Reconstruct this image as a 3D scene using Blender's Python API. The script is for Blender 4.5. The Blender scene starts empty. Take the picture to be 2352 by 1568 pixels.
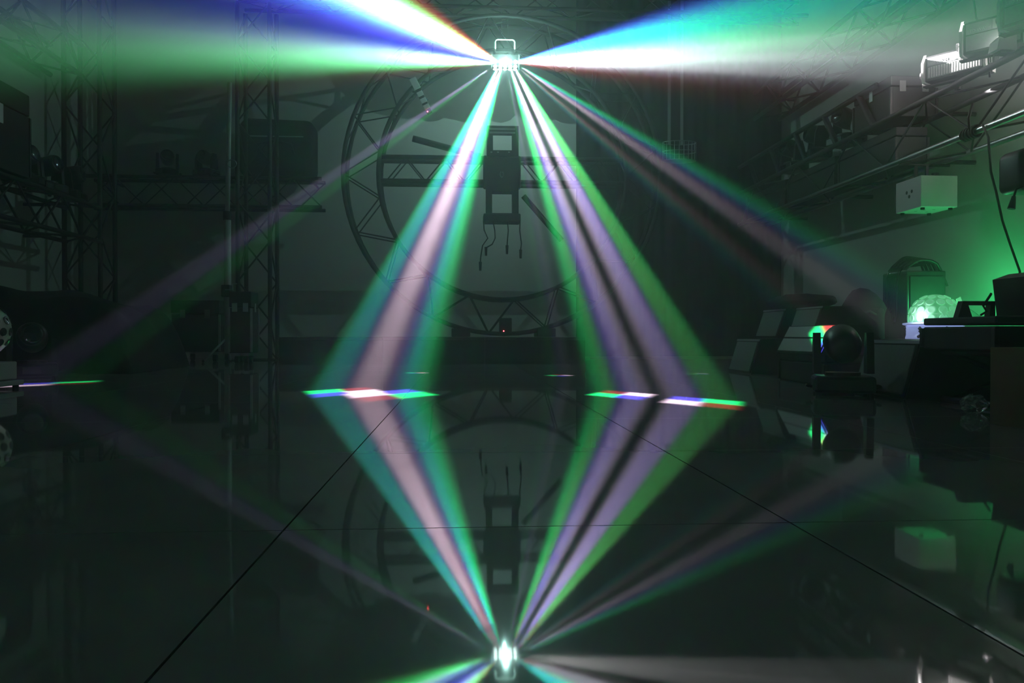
import bpy, bmesh, math, random
from mathutils import Vector, Matrix, Quaternion

SC = bpy.context.scene
COL = SC.collection

# ------------------------------------------------------------------ camera
FPX = 1850.0                                   # focal length in pixels of the 2352 x 1568 frame
CAM = Vector((0.0, 0.0, 0.33))
YAW = math.radians(3.65)                       # turned a little to the right
PITCH = math.atan(16.0 / FPX)                  # and a touch down
cam_data = bpy.data.cameras.new('camera')
cam_data.sensor_width = 36.0
cam_data.lens = 36.0 * FPX / 2352.0
cam_data.clip_start = 0.02
cam = bpy.data.objects.new('camera', cam_data)
cam.rotation_euler = (math.radians(90) - PITCH, 0, -YAW)
cam.location = CAM
COL.objects.link(cam)
SC.camera = cam
RCAM = cam.rotation_euler.to_matrix()


def ray(px, py):
    return RCAM @ Vector(((px - 1176.0) / FPX, (784.0 - py) / FPX, -1.0))


def P(px, py, Y):                              # the point seen at a pixel, at room depth Y
    d = ray(px, py)
    return CAM + d * (Y / d.y)


def G(px, py, z=0.0):                          # the point seen at a pixel, on a level z
    d = ray(px, py)
    return CAM + d * ((z - CAM.z) / d.z)


# ------------------------------------------------------------------ world: dark room filled with thin haze
world = bpy.data.worlds.new('world')
SC.world = world
world.use_nodes = True
wn = world.node_tree
wn.nodes['Background'].inputs[0].default_value = (0, 0, 0, 1)
wn.nodes['Background'].inputs[1].default_value = 0.0
haze = wn.nodes.new('ShaderNodeVolumeScatter')
haze.inputs['Color'].default_value = (0.97, 1.0, 0.99, 1)
haze.inputs["Density"].default_value = 0.024
haze.inputs['Anisotropy'].default_value = 0.77
wn.links.new(haze.outputs[0], wn.nodes['World Output'].inputs['Volume'])

SC.view_settings.view_transform = 'Standard'
SC.view_settings.look = 'None'
SC.view_settings.gamma = 1.0
SC.view_settings.use_curve_mapping = False
SC.view_settings.exposure = 0.0
SC.cycles.max_bounces = 6
SC.cycles.diffuse_bounces = 2
SC.cycles.glossy_bounces = 3
SC.cycles.transmission_bounces = 4
SC.cycles.volume_bounces = 1
SC.cycles.use_denoising = True

# ------------------------------------------------------------------ materials
def material(name, col, rough=.5, metal=0.0, ior=1.45, noise=0.0, nscale=8.0, rnoise=0.0, bump=0.0,
             emis=None, es=0.0, trans=0.0, alpha=1.0):
    m = bpy.data.materials.new(name)
    m.use_nodes = True
    N, L = m.node_tree.nodes, m.node_tree.links
    b = N['Principled BSDF']
    b.inputs['Base Color'].default_value = (*col, 1)
    b.inputs['Roughness'].default_value = rough
    b.inputs['Metallic'].default_value = metal
    b.inputs['IOR'].default_value = ior
    b.inputs['Transmission Weight'].default_value = trans
    b.inputs['Alpha'].default_value = alpha
    if emis:
        b.inputs['Emission Color'].default_value = (*emis, 1)
        b.inputs['Emission Strength'].default_value = es
    if noise or rnoise or bump:
        tc = N.new('ShaderNodeTexCoord')
        nz = N.new('ShaderNodeTexNoise')
        nz.inputs['Scale'].default_value = nscale
        nz.inputs['Detail'].default_value = 5.0
        L.new(tc.outputs['Object'], nz.inputs['Vector'])
        if noise:
            mx = N.new('ShaderNodeMix'); mx.data_type = 'RGBA'
            mx.inputs[6].default_value = (*[c * (1 - noise) for c in col], 1)
            mx.inputs[7].default_value = (*[min(1, c * (1 + noise)) for c in col], 1)
            L.new(nz.outputs['Fac'], mx.inputs[0]); L.new(mx.outputs[2], b.inputs['Base Color'])
        if rnoise:
            mr = N.new('ShaderNodeMapRange')
            mr.inputs['To Min'].default_value = max(0, rough - rnoise)
            mr.inputs['To Max'].default_value = rough + rnoise
            L.new(nz.outputs['Fac'], mr.inputs['Value']); L.new(mr.outputs[0], b.inputs['Roughness'])
        if bump:
            bp = N.new('ShaderNodeBump'); bp.inputs['Strength'].default_value = bump
            bp.inputs['Distance'].default_value = .01
            L.new(nz.outputs['Fac'], bp.inputs['Height']); L.new(bp.outputs[0], b.inputs['Normal'])
    return m


M = dict(
    wall=material('painted_wall', (.42, .41, .39), .75, noise=.10, nscale=1.6, bump=.05),
    ceiling=material('dark_ceiling', (.05, .05, .05), .9, noise=.2),
    tile=material('polished_tile', (.34, .33, .31), .035, ior=1.85, noise=.18, nscale=2.5, rnoise=.012),
    grout=material('grout', (.012, .012, .012), .8, noise=.3),
    black=material('black_powder_coat', (.012, .012, .013), .7, noise=.3, nscale=20),
    dark=material('black_plastic', (.018, .018, .019), .4, noise=.3, nscale=30),
    gloss=material('gloss_black', (.01, .01, .01), .15),
    cloth=material('black_cloth', (.010, .010, .011), .95, noise=.4, nscale=14, bump=.3),
    truss=material('dark_truss', (.016, .017, .018), .6, metal=.0, noise=.25, nscale=9),
    alu=material('aluminium', (.55, .56, .57), .28, metal=1.0, noise=.12, nscale=12),
    steel=material('galvanised_steel', (.42, .43, .43), .4, metal=.7, noise=.15, nscale=10),
    pale=material('pale_pole', (.36, .37, .37), .5, noise=.1),
    white=material('white_paint', (.72, .72, .70), .45, noise=.05),
    offwhite=material('cream_plastic', (.55, .56, .46), .45, noise=.06),
    grey=material('grey_paint', (.30, .31, .33), .5, noise=.1),
    grille=material('grey_grille', (.20, .23, .22), .7, noise=.15, nscale=60),
    pgrille=material('pale_grille', (.55, .56, .55), .6, noise=.08, nscale=60),
    card=material('brown_cardboard', (.20, .135, .075), .9, noise=.12, nscale=7),
    paper=material('paper', (.75, .78, .72), .8, noise=.04),
    glass=material('lens_glass', (.9, .95, .95), .03, ior=1.5, trans=.0, noise=0),
    lens=material('dark_lens', (.02, .025, .025), .05, ior=1.7),
    clear=material('clear_plastic', (.85, .92, .9), .12, trans=.85),
    led=material('lit_lens', (1, 1, 1), .2, emis=(.86, 1.0, .97), es=5.0),
    red=material('red_indicator', (.4, .0, .0), .3, emis=(1.0, .06, .08), es=14.0),
    rubber=material('black_rubber', (.012, .012, .012), .5),
    dome=material('lit_green_dome', (.55, .75, .60), .25, emis=(.16, 1.0, .38), es=.30),
    rosette=material('lit_green_lens_and_tag', (.6, .85, .7), .12, emis=(.22, 1.0, .45), es=.42),
    hot=material('white_led_window', (.8, .85, .9), .2, emis=(.75, 1.0, .85), es=2.2),
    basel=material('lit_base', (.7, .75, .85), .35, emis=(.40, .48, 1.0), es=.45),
)


# ------------------------------------------------------------------ mesh helpers
class B:
    """collects shapes in local coordinates, links them as one mesh object"""
    def __init__(self):
        self.bm = bmesh.new()

    def box(self, lo, hi, bevel=0.0, rot=None, seg=2):
        lo, hi = Vector(lo), Vector(hi)
        c, s = (lo + hi) / 2, hi - lo
        r = bmesh.ops.create_cube(self.bm, size=1)
        vs = r['verts']
        for v in vs:
            v.co = Vector((v.co.x * s.x, v.co.y * s.y, v.co.z * s.z))
        if bevel:
            es = list({e for v in vs for e in v.link_edges})
            rb = bmesh.ops.bevel(self.bm, geom=es, offset=bevel, segments=seg, affect='EDGES', profile=.5)
            vs = list({v for f in rb['faces'] for v in f.verts} | {v for v in vs if v.is_valid})
        m = Matrix.Translation(c) @ (rot.to_4x4() if rot is not None else Matrix())
        bmesh.ops.transform(self.bm, matrix=m, verts=vs)
        return self

    def cyl(self, p, q, r, n=16, r2=None, caps=True):
        p, q = Vector(p), Vector(q)
        d = q - p
        res = bmesh.ops.create_cone(self.bm, cap_ends=caps, segments=n, radius1=r, radius2=r if r2 is None else r2, depth=d.length)
        m = Matrix.Translation((p + q) / 2) @ d.to_track_quat('Z', 'Y').to_matrix().to_4x4()
        bmesh.ops.transform(self.bm, matrix=m, verts=res['verts'])
        return self

    def sphere(self, c, r, n=16, scale=(1, 1, 1)):
        res = bmesh.ops.create_uvsphere(self.bm, u_segments=n, v_segments=max(6, n // 2), radius=r)
        bmesh.ops.transform(self.bm, matrix=Matrix.Translation(c) @ Matrix.Diagonal((*scale, 1)), verts=res['verts'])
        return self

    def tube(self, pts, r, n=8, closed=False):
        pts = [Vector(p) for p in pts]
        rings = []
        k = len(pts)
        up = Vector((0.13, 0.21, 1)).normalized()
        for i, p in enumerate(pts):
            a = pts[(i - 1) % k] if (closed or i > 0) else p
            b = pts[(i + 1) % k] if (closed or i < k - 1) else p
            t = (b - a).normalized()
            s = t.cross(up)
            if s.length < .05:
                s = t.cross(Vector((1, 0, 0)))
            s.normalize()
            w = s.cross(t)
            rings.append([self.bm.verts.new(p + (s * math.cos(2 * math.pi * j / n) + w * math.sin(2 * math.pi * j / n)) * r) for j in range(n)])
        for i in range(k if closed else k - 1):
            A, C = rings[i], rings[(i + 1) % k]
            for j in range(n):
                self.bm.faces.new((A[j], A[(j + 1) % n], C[(j + 1) % n], C[j]))
        if not closed:
            self.bm.faces.new(rings[0][::-1]); self.bm.faces.new(rings[-1])
        return self

    def lathe(self, prof, n=24, mat=None):
        rings = []
        for (r, z) in prof:
            rings.append([self.bm.verts.new((r * math.cos(2 * math.pi * j / n), r * math.sin(2 * math.pi * j / n), z)) for j in range(n)])
        fresh = [v for R in rings for v in R]
        for a, c in zip(rings, rings[1:]):
            for j in range(n):
                self.bm.faces.new((a[j], a[(j + 1) % n], c[(j + 1) % n], c[j]))
        self.bm.faces.new(rings[0][::-1]); self.bm.faces.new(rings[-1])
        if mat is not None:
            bmesh.ops.transform(self.bm, matrix=mat, verts=fresh)
        return self

    def prism(self, poly, axis, a, b):
        """poly in the two axes other than `axis` (kept in xyz order), extruded from a to b"""
        def pt(u, v, w):
            return {'x': (w, u, v), 'y': (u, w, v), 'z': (u, v, w)}[axis]
        A = [self.bm.verts.new(pt(u, v, a)) for u, v in poly]
        C = [self.bm.verts.new(pt(u, v, b)) for u, v in poly]
        n = len(poly)
        self.bm.faces.new(A); self.bm.faces.new(C[::-1])
        for i in range(n):
            self.bm.faces.new((A[i], C[i], C[(i + 1) % n], A[(i + 1) % n]))
        return self

    def quadsheet(self, fn, nu, nv, thick=0.0):
        g = [[self.bm.verts.new(fn(i / nu, j / nv)) for j in range(nv + 1)] for i in range(nu + 1)]
        for i in range(nu):
            for j in range(nv):
                self.bm.faces.new((g[i][j], g[i + 1][j], g[i + 1][j + 1], g[i][j + 1]))
        return self

    def mesh(self, name, mat, smooth=False):
        bmesh.ops.recalc_face_normals(self.bm, faces=self.bm.faces)
        me = bpy.data.meshes.new(name)
        self.bm.to_mesh(me); self.bm.free()
        me.materials.append(M[mat] if isinstance(mat, str) else mat)
        if smooth:
            for p in me.polygons:
                p.use_smooth = True
        return me

    def obj(self, name, mat, parent=None, smooth=False):
        o = bpy.data.objects.new(name, self.mesh(name, mat, smooth))
        COL.objects.link(o)
        o.parent = parent
        return o


def tag(o, label, cat, group=None):
    o['label'] = label
    o['category'] = cat
    if group:
        o['group'] = group
    return o


def thing(name, label, cat, loc=(0, 0, 0), rotz=0.0, group=None, scale=1.0):
    o = bpy.data.objects.new(name, None)
    o.empty_display_size = .1
    o.location = loc
    o.rotation_euler = (0, 0, rotz)
    o.scale = (scale, scale, scale)
    COL.objects.link(o)
    return tag(o, label, cat, group)


def struct(o):
    o['kind'] = 'structure'
    return o


_unit = {}


def bar(name, p, q, r, mat, parent, n=8):
    """a round tube between two local points; alike tubes share one mesh"""
    key = (mat, n)
    if key not in _unit:
        _unit[key] = B().cyl((0, 0, 0), (0, 0, 1), 1, n).mesh('tube', mat, True)
    p, q = Vector(p), Vector(q)
    d = q - p
    o = bpy.data.objects.new(name, _unit[key])
    o.matrix_local = Matrix.Translation(p) @ d.to_track_quat('Z', 'Y').to_matrix().to_4x4() @ Matrix.Diagonal((r, r, d.length, 1))
    COL.objects.link(o)
    o.parent = parent
    return o


def copy_tree(o, parent=None):
    c = o.copy()
    COL.objects.link(c)
    c.parent = parent
    for ch in o.children:
        copy_tree(ch, c)
    return c


def place(proto, loc, rotz=0.0, label=None, scale=None, group=None, rot=None):
    c = copy_tree(proto)
    c.location = loc
    c.rotation_euler = rot if rot else (0, 0, rotz)
    if scale:
        c.scale = (scale, scale, scale)
    if label:
        c['label'] = label
    if group:
        c['group'] = group
    elif 'group' in c:
        del c['group']
    return c


def truss(name, label, A, C, w, h, side, up=(0, 0, 1), cm='truss', bm_='truss', cr=.025, br=.009, bay=None):
    """straight box truss whose axis runs A to C; four chords, zigzag braces on the faces"""
    A, C, S, U = Vector(A), Vector(C), Vector(side).normalized(), Vector(up).normalized()
    loc = (A + C) / 2 - U * (h / 2)
    t = thing(name, label, 'truss', loc)
    a, c = A - loc, C - loc
    L = (c - a).length
    for su in (-1, 1):
        for sv in (-1, 1):
            off = S * (su * w / 2) + U * (sv * h / 2)
            bar('chord', a + off, c + off, cr, cm, t, 12)
    bay = bay or h
    n = max(2, round(L / bay))
    for f in range(4):
        for i in range(n):
            p, q = a.lerp(c, i / n), a.lerp(c, (i + 1) / n)
            k = 1 if (i + f) % 2 else -1
            if f < 2:
                o = S * ((-1, 1)[f] * w / 2)
                bar('brace', p + o + U * (k * h / 2), q + o - U * (k * h / 2), br, bm_, t, 6)
            else:
                o = U * ((-1, 1)[f - 2] * h / 2)
                bar('brace', p + o + S * (k * w / 2), q + o - S * (k * w / 2), br, bm_, t, 6)
    return t


for k_ in ('led', 'red', 'dome', 'rosette', 'hot', 'basel'):
    M[k_].cycles.emission_sampling = 'NONE'

# ------------------------------------------------------------------ the room
XL, XR, YF, YB, ZC = -5.0, 4.6, -3.0, 11.6, 6.0
TS = 0.875
slab = struct(B().box((XL, YF, -.2), (XR, YB, -.012)).obj('floor', 'grout'))
tile_mesh = B().box((0, 0, -.012), (1, 1, 0)).mesh('tile', 'tile')
x1, y1 = G(848, 1000).x, G(1000, 1212).y
i0, i1 = math.floor((XL - x1) / TS), math.ceil((XR - x1) / TS)
j0, j1 = math.floor((YF - y1) / TS), math.ceil((YB - y1) / TS)
for i in range(i0, i1):
    for j in range(j0, j1):
        ax, bx_ = max(XL, x1 + i * TS + .0018), min(XR, x1 + (i + 1) * TS - .0018)
        ay, by = max(YF, y1 + j * TS + .0018), min(YB, y1 + (j + 1) * TS - .0018)
        if bx_ - ax < .01 or by - ay < .01:
            continue
        o = bpy.data.objects.new('tile', tile_mesh)
        o.location = (ax, ay, 0)
        o.scale = (bx_ - ax, by - ay, 1)
        COL.objects.link(o)
        o.parent = slab
struct(B().box((XL, YB, -.2), (XR, YB + .1, ZC)).obj('wall_back', 'wall'))
struct(B().box((XR, YF, -.2), (XR + .1, YB + .1, ZC)).obj('wall_right', 'wall'))
struct(B().box((XL - .1, YF, -.2), (XL, YB + .1, ZC)).obj('wall_left', 'wall'))
struct(B().box((XL - .1, YF - .1, -.2), (XR + .1, YF, ZC)).obj('wall_front', 'wall'))
struct(B().box((XL - .1, YF - .1, ZC), (XR + .1, YB + .1, ZC + .1)).obj('ceiling', 'ceiling'))

# low black stage under the round truss
t = thing('stage_riser', 'low black stage platform under the round truss', 'stage', (P(985, 800, 9.0).x, 9.0, 0))
sx0, sx1 = P(640, 800, 9.0).x - t.location.x, P(1345, 800, 9.0).x - t.location.x
n = 3
for k in range(n):
    a, c = sx0 + (sx1 - sx0) * k / n, sx0 + (sx1 - sx0) * (k + 1) / n
    B().box((a + .004, 0, .265), (c - .004, 2.0, .30), .004).obj('deck_panel', 'dark', t)
    B().box((a + .001, .02, .0), (c - .001, .05, .268)).obj('front_skirt', 'cloth', t)
    for yy in (.12, 1.85):
        for xx in (a + .08, c - .08):
            bar('leg', (xx, yy, 0), (xx, yy, .265), .02, 'black', t)

# black drape over the right part of the back wall
cx0, cx1 = P(1325, 300, 11.2).x, XR - .04


def drape(u, v):
    x = cx0 + (cx1 - cx0) * u
    y = 11.25 + .012 * math.sin(u * 2 * math.pi * 19) + .02 * math.sin(u * 61 + v * 2)
    return (x, y, .02 + (ZC - .06) * v)


cu = B().quadsheet(drape, 240, 10).obj('stage_curtain', 'cloth', None, True)
sm = cu.modifiers.new('thickness', 'SOLIDIFY'); sm.thickness = .006
tag(cu, 'tall black stage curtain hung in folds against the back wall', 'curtain')

# ------------------------------------------------------------------ the effect light and its beams
FY = 10.3
FIX = P(1160, 142, FY)
t = thing('effect_light', 'blazing multi lens beam effect light hung under the overhead truss', 'stage light', FIX - Vector((0, 0, .12)))
EFFECT = t
lo = Vector((0, 0, .12))                        # lamp centre in local space
R0 = .095
poly = [(-R0, .06), (R0, .06)] + [(R0 * math.cos(a), R0 * math.sin(a)) for a in [math.radians(-d) for d in range(0, 181, 15)]]
poly = [(u, v + lo.z) for u, v in poly]
B().prism(poly, 'x', -.165, .165).obj('body', 'black', t)
for s in (-1, 1):
    e = B().prism([(u * 1.06, (v - lo.z) * 1.06 + lo.z) for u, v in poly], 'x', s * .165, s * .178).obj('end_plate', 'steel', t)
    B().cyl((s * .178, 0, lo.z + .03), (s * .20, 0, lo.z + .03), .02, 14).obj('knob', 'steel', t)
lens_mesh = B().lathe([(.001, 0), (.024, 0), (.026, .004), (.022, .011), (.012, .016), (.001, .017)], 14).mesh('lens', 'led', True)
for row, deg in enumerate((-72, -36, 0, 36, 72)):
    for c in range(5):
        a = math.radians(deg)
        nrm = Vector((0, -math.sin(a), -math.cos(a)))
        o = bpy.data.objects.new('lens', lens_mesh)
        o.matrix_local = Matrix.Translation(lo + Vector(((c - 2) * .064, 0, 0)) + nrm * (R0 - .004)) @ nrm.to_track_quat('Z', 'Y').to_matrix().to_4x4()
        COL.objects.link(o); o.parent = t
bw = .125
B().tube([(-bw, 0, lo.z + .03), (-bw, 0, lo.z + .255), (-bw + .012, 0, lo.z + .275), (-bw + .03, 0, lo.z + .283),
          (bw - .03, 0, lo.z + .283), (bw - .012, 0, lo.z + .275), (bw, 0, lo.z + .255), (bw, 0, lo.z + .03)], .010, 8).obj('bracket', 'white', t)
for s in (-1, 1):
    B().cyl((s * bw, -.02, lo.z + .10), (s * (bw + .03), -.02, lo.z + .10), .018, 10).cyl((s * (bw + .03), -.02, lo.z + .07), (s * (bw + .03), -.02, lo.z + .125), .007, 6).obj('clamp_screw', 'steel', t)
TRZ = 4.56                                      # underside of the overhead truss
for s in (-1, 1):
    bar('hanger_wire', (s * .04, 0, lo.z + .285), (s * .04, .15, TRZ - .02 - (FIX.z - .12)), .003, 'steel', t, 6)
def die_group():
    g = bpy.data.node_groups.new('quad_die', 'ShaderNodeTree')
    g.interface.new_socket('Scale', in_out='INPUT', socket_type='NodeSocketFloat')
    g.interface.new_socket('Red', in_out='INPUT', socket_type='NodeSocketFloat')
    g.interface.new_socket('Color', in_out='OUTPUT', socket_type='NodeSocketColor')
    N, L = g.nodes, g.links
    gi, go = N.new('NodeGroupInput'), N.new('NodeGroupOutput')
    tc = N.new('ShaderNodeTexCoord')
    sep = N.new('ShaderNodeSeparateXYZ')
    L.new(tc.outputs['Normal'], sep.inputs[0])

    def math_(op, a, b=None, c=None):
        n = N.new('ShaderNodeMath'); n.operation = op
        for i, v in enumerate((a, b, c)):
            if v is None:
                continue
            if isinstance(v, (int, float)):
                n.inputs[i].default_value = v
            else:
                L.new(v, n.inputs[i])
        return n.outputs[0]
    az = math_('ABSOLUTE', sep.outputs[2])
    k = math_('MULTIPLY', az, gi.outputs[0])
    u = math_('DIVIDE', sep.outputs[0], k)
    v = math_('DIVIDE', sep.outputs[1], k)
    total = None
    for (cu, cv, col) in ((.5, 0, (.015, 1.0, .22)), (-.5, 0, (.95, .72, .95)),
                          (0, .5, (.06, .05, .72)), (0, -.5, (1.0, .06, .06))):
        d = math_('ADD', math_('ABSOLUTE', math_('SUBTRACT', u, cu)), math_('ABSOLUTE', math_('SUBTRACT', v, cv)))
        mr = N.new('ShaderNodeMapRange'); mr.interpolation_type = 'SMOOTHSTEP'
        L.new(d, mr.inputs['Value'])
        mr.inputs['From Min'].default_value = .70; mr.inputs['From Max'].default_value = .24
        vm = N.new('ShaderNodeVectorMath'); vm.operation = 'SCALE'
        vm.inputs[0].default_value = col
        L.new(math_('MULTIPLY', mr.outputs[0], gi.outputs[1]) if cv < 0 else mr.outputs[0], vm.inputs['Scale'])
        if total is None:
            total = vm.outputs[0]
        else:
            ad = N.new('ShaderNodeVectorMath'); ad.operation = 'ADD'
            L.new(total, ad.inputs[0]); L.new(vm.outputs[0], ad.inputs[1]); total = ad.outputs[0]
    L.new(total, go.inputs[0])
    return g


DIE = die_group()


def beam(src, dst, power, full_deg=3.8, roll=0.0, tint=(1, 1, 1), parent=None, plain=False, red=.16):
    d = (dst - src).normalized()
    x = d.cross(Vector((0, 0, 1))).normalized()
    z = -d
    y = z.cross(x)
    m = Matrix((x, y, z)).transposed() @ Matrix.Rotation(math.radians(roll), 3, 'Z')
    ld = bpy.data.lights.new('beam', 'SPOT')
    ld.energy = power
    ld.color = tint
    ld.spot_size = math.radians(full_deg * 1.12)
    ld.spot_blend = 0.05
    ld.shadow_soft_size = 0.012
    ld.use_nodes = True
    nt = ld.node_tree
    em = nt.nodes['Emission']
    gn = nt.nodes.new('ShaderNodeGroup'); gn.node_tree = DIE
    gn.inputs[0].default_value = math.tan(math.radians(full_deg / 2))
    gn.inputs[1].default_value = red
    if plain:
        ld.spot_blend = .35
        em.inputs['Color'].default_value = (.9, .84, .86, 1)
    else:
        nt.links.new(gn.outputs[0], em.inputs['Color'])
    em.inputs['Strength'].default_value = 1.0
    o = bpy.data.objects.new('beam', ld)
    o.matrix_world = Matrix.Translation(src) @ m.to_4x4()
    COL.objects.link(o)
    if parent:
        o.parent = parent
        o.matrix_parent_inverse = parent.matrix_world.inverted()
    return o




def fpx(ox, oy):
    return P(1160 + ox, 142 + oy, FY - .02)


BEAMS = [
    # start (pixels beside the lamp centre), where it lands or passes, share of the power, width in degrees, roll, red share, tint
    ((-12, 4), G(792, 899), 1.0, 3.9, 0, .16),
    ((-5, 5), G(895, 906), 1.0, 4.2, 180, .16),
    ((9, 5), G(1428, 906), 1.0, 3.1, 0, .16),
    ((17, 4), G(1612, 923), 1.0, 3.1, 180, .16),
    ((-25, 8), G(120, 881), .32, 4.0, -70, .10),
    ((28, 6), P(1960, 640, 5.2), .48, 3.8, 92, .10),
    ((25, 8), P(1895, 768, 5.05), .12, 2.8, 235, .6),
    ((-12, 2), P(850, 0, 5.2), 1.35, 5.4, 205, .08),
    ((-20, 4), P(0, 95, 2.6), .85, 4.4, -5, .06, (.5, 1, .72)),
    ((16, 2), P(1900, 80, 2.95), 1.0, 5.0, 12, .06, (.72, 1, .95)),
    ((24, 2), P(2170, 152, 6.5), 1.3, 3.8, None, 0),
    ((26, 0), P(2285, 92, 5.75), 1.2, 3.4, None, 0),
    ((-10, -40), P(1118, -60, 11.4), .12, 2.5, 0, .1),
    ((16, -40), P(1238, -60, 11.4), .12, 2.5, 0, .1),
    ((0, 5), G(957, 856), .13, 2.6, 0, .3),
    ((4, 5), G(1285, 862), .13, 2.6, 0, .3),
    ((10, 5), G(1600, 858), .04, 2.6, 0, .3),
]
POWER = 80000.0
bpy.context.view_layer.update()
for (ox, oy), dst, pw, ang, roll, red, *tint in BEAMS:
    src = fpx(ox, oy)
    src = src + (dst - src).normalized() * .128
    beam(src, dst, POWER * pw, ang, roll or 0, parent=EFFECT, plain=roll is None, red=red, tint=tint[0] if tint else (1, 1, 1))
spill = bpy.data.lights.new('lens_spill', 'POINT')
spill.energy = 44.0
spill.color = (.5, 1.0, .88)
spill.shadow_soft_size = 0.0
so = bpy.data.objects.new('lens_spill', spill)
so.location = (0, -.20, .06)
COL.objects.link(so)
so.parent = EFFECT
rear_fill = bpy.data.lights.new('lens_spill', 'POINT')  # added lamp, lightens the shadow the body throws behind it
rear_fill.energy = 7.5
rear_fill.color = (.5, 1.0, .88)
rear_fill.shadow_soft_size = 0.0
ro = bpy.data.objects.new('lens_spill', rear_fill)
ro.location = (0, .17, .07)
COL.objects.link(ro)
ro.parent = EFFECT

# ------------------------------------------------------------------ trusses
truss('overhead_truss', 'dark box truss spanning overhead with the beam effect light hung under it',
      (P(592, 100, 10.6).x - .2, 10.6, TRZ + .15), (XR, 10.6, TRZ + .15), .30, .30, (0, 1, 0), bay=.4)
truss('wall_truss', 'dark upper box truss along the right wall above the rack truss',
      (4.32, 6.9, 3.55), (4.32, 11.15, 3.55), .36, .36, (1, 0, 0), cm='black', bm_='black', cr=.03, br=.013, bay=.42)
truss('wall_truss', 'dark upper box truss along the left wall above the rack of cases',
      (-4.72, 5.2, 3.62), (-4.72, 10.0, 3.62), .36, .36, (1, 0, 0), cr=.03, br=.013, bay=.42)
for o in [o for o in COL.objects if o.name.startswith('wall_truss') and o.parent is None]:
    s = 1 if o.location.x > 0 else -1
    wx = (XR if s > 0 else XL) - o.location.x
    for yy in (-1.8, 0, 1.8):
        bar('wall_arm', (s * .16, yy, .18), (wx, yy, .18), .02, 'truss', o)
# hangers of the overhead truss
o = bpy.data.objects['overhead_truss']
for xx in (-2.6, .9, 2.6):
    bar('hanger_rod', (xx, 0, .30), (xx, 0, ZC - o.location.z), .012, 'truss', o)


def tower(label, x, y, w, h):
    t = truss('truss_tower', label, (x, y, 0), (x, y, h), w, w, (1, 0, 0), (0, 1, 0), cr=.028, br=.011, bay=.5)
    t.location.z = 0
    loc = t.location.copy()
    for ch in t.children:                       # the tower's parts were laid out from its middle: stand it on its foot
        ch.location.z += h / 2
    B().box((-w / 2 - .08, w / 2 - w / 2 - .08, 0), (w / 2 + .08, w + .08, .012)).obj('base_plate', 'black', t)
    return t


tower('dark truss tower standing behind the pale crank stand', P(592, 500, 10.6).x, 10.6, .40, TRZ - .03)
tower('dark truss tower in the far left corner of the room', P(207, 500, 10.3).x, 10.3, .42, 5.2)

# horizontal truss along the back wall, left of the round truss
BT = truss('back_truss', 'dark horizontal truss carrying lamps along the left back wall', (-4.95, 11.12, 2.23), (-1.86, 11.12, 2.23), .30, .38, (0, 1, 0), bay=.38)
for xx in (-1.3, .2, 1.4):
    bar('wall_arm', (xx, .15, .36), (xx, YB - 11.12, .36), .018, 'truss', BT)

# rack truss along the left wall
LT = truss('rack_truss', 'dark rack truss fixed along the left wall with cases on it', (-4.50, 4.4, 1.64), (-4.50, 9.95, 1.64), .40, .40, (1, 0, 0), cr=.025, br=.012, bay=.45)
for yy in (-2.4, -.8, .8, 2.4):
    bar('wall_arm', (-.2, yy, .02), (XL + 4.506, yy, .02), .02, 'truss', LT)
    bar('wall_arm', (-.2, yy, .38), (XL + 4.506, yy, .38), .02, 'truss', LT)

# rack truss along the right wall: silvery lower chords, an extra rail above
RT = truss('rack_truss', 'silver tube rack truss along the right wall with strobes standing on it', (4.10, 4.6, 2.085), (4.10, 11.1, 2.085), .40, .43, (1, 0, 0), cr=.026, br=.009, bay=.62)
for ch in [c for c in RT.children if c.name.startswith('chord') and c.location.z < .1]:
    ch.data = B().cyl((0, 0, 0), (0, 0, 1), 1, 12).mesh('tube', 'alu', True)
rx, rz0 = RT.location.x, RT.location.z
y0 = RT.location.y
for yy in (-2.6, -.9, .9, 2.6):
    bar('wall_arm', (.2, yy, .0), (XR - rx, yy, .0), .02, 'truss', RT)
    bar('wall_arm', (.2, yy, .43), (XR - rx, yy, .43), .02, 'truss', RT)
ya, yb = 7.35 - y0, 11.1 - y0
bar('upper_rail', (-.2, ya, .80), (-.2, yb, .80), .026, 'truss', RT, 12)
k = 5
for i in range(k):
    p = ya + (yb - ya) * i / k
    q = ya + (yb - ya) * (i + .45) / k
    bar('rail_post', (-.2, p + .05, .43), (-.2, q, .80), .03, 'truss', RT)

# ------------------------------------------------------------------ round truss standing on the stage
RC = P(1155, 408, 10.55)
t = thing('round_truss', 'big dark circular box truss standing on the low black stage', 'truss', (RC.x, 10.55, .30))
RO, RI, DW = 2.045, 1.60, .36
cz = RC.z - .30
cz = max(cz, RO + .03)
for r in (RO, RI):
    for s in (-1, 1):
        B().tube([(r * math.cos(a), s * DW / 2, cz + r * math.sin(a)) for a in [2 * math.pi * i / 72 for i in range(72)]], .028, 8, True).obj('ring_chord', 'truss', t, True)
n = 34
for i in range(n):
    a, c = 2 * math.pi * i / n, 2 * math.pi * (i + 1) / n
    for s in (-1, 1):
        r1, r2 = (RO, RI) if i % 2 else (RI, RO)
        bar('brace', (r1 * math.cos(a), s * DW / 2, cz + r1 * math.sin(a)), (r2 * math.cos(c), s * DW / 2, cz + r2 * math.sin(c)), .009, 'truss', t, 6)
    for r in (RO, RI):
        s = 1 if i % 2 else -1
        bar('brace', (r * math.cos(a), s * DW / 2, cz + r * math.sin(a)), (r * math.cos(c), -s * DW / 2, cz + r * math.sin(c)), .009, 'truss', t, 6)
za, zb = P(1100, 366, 10.5).z - .30, P(1100, 420, 10.5).z - .30
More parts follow.
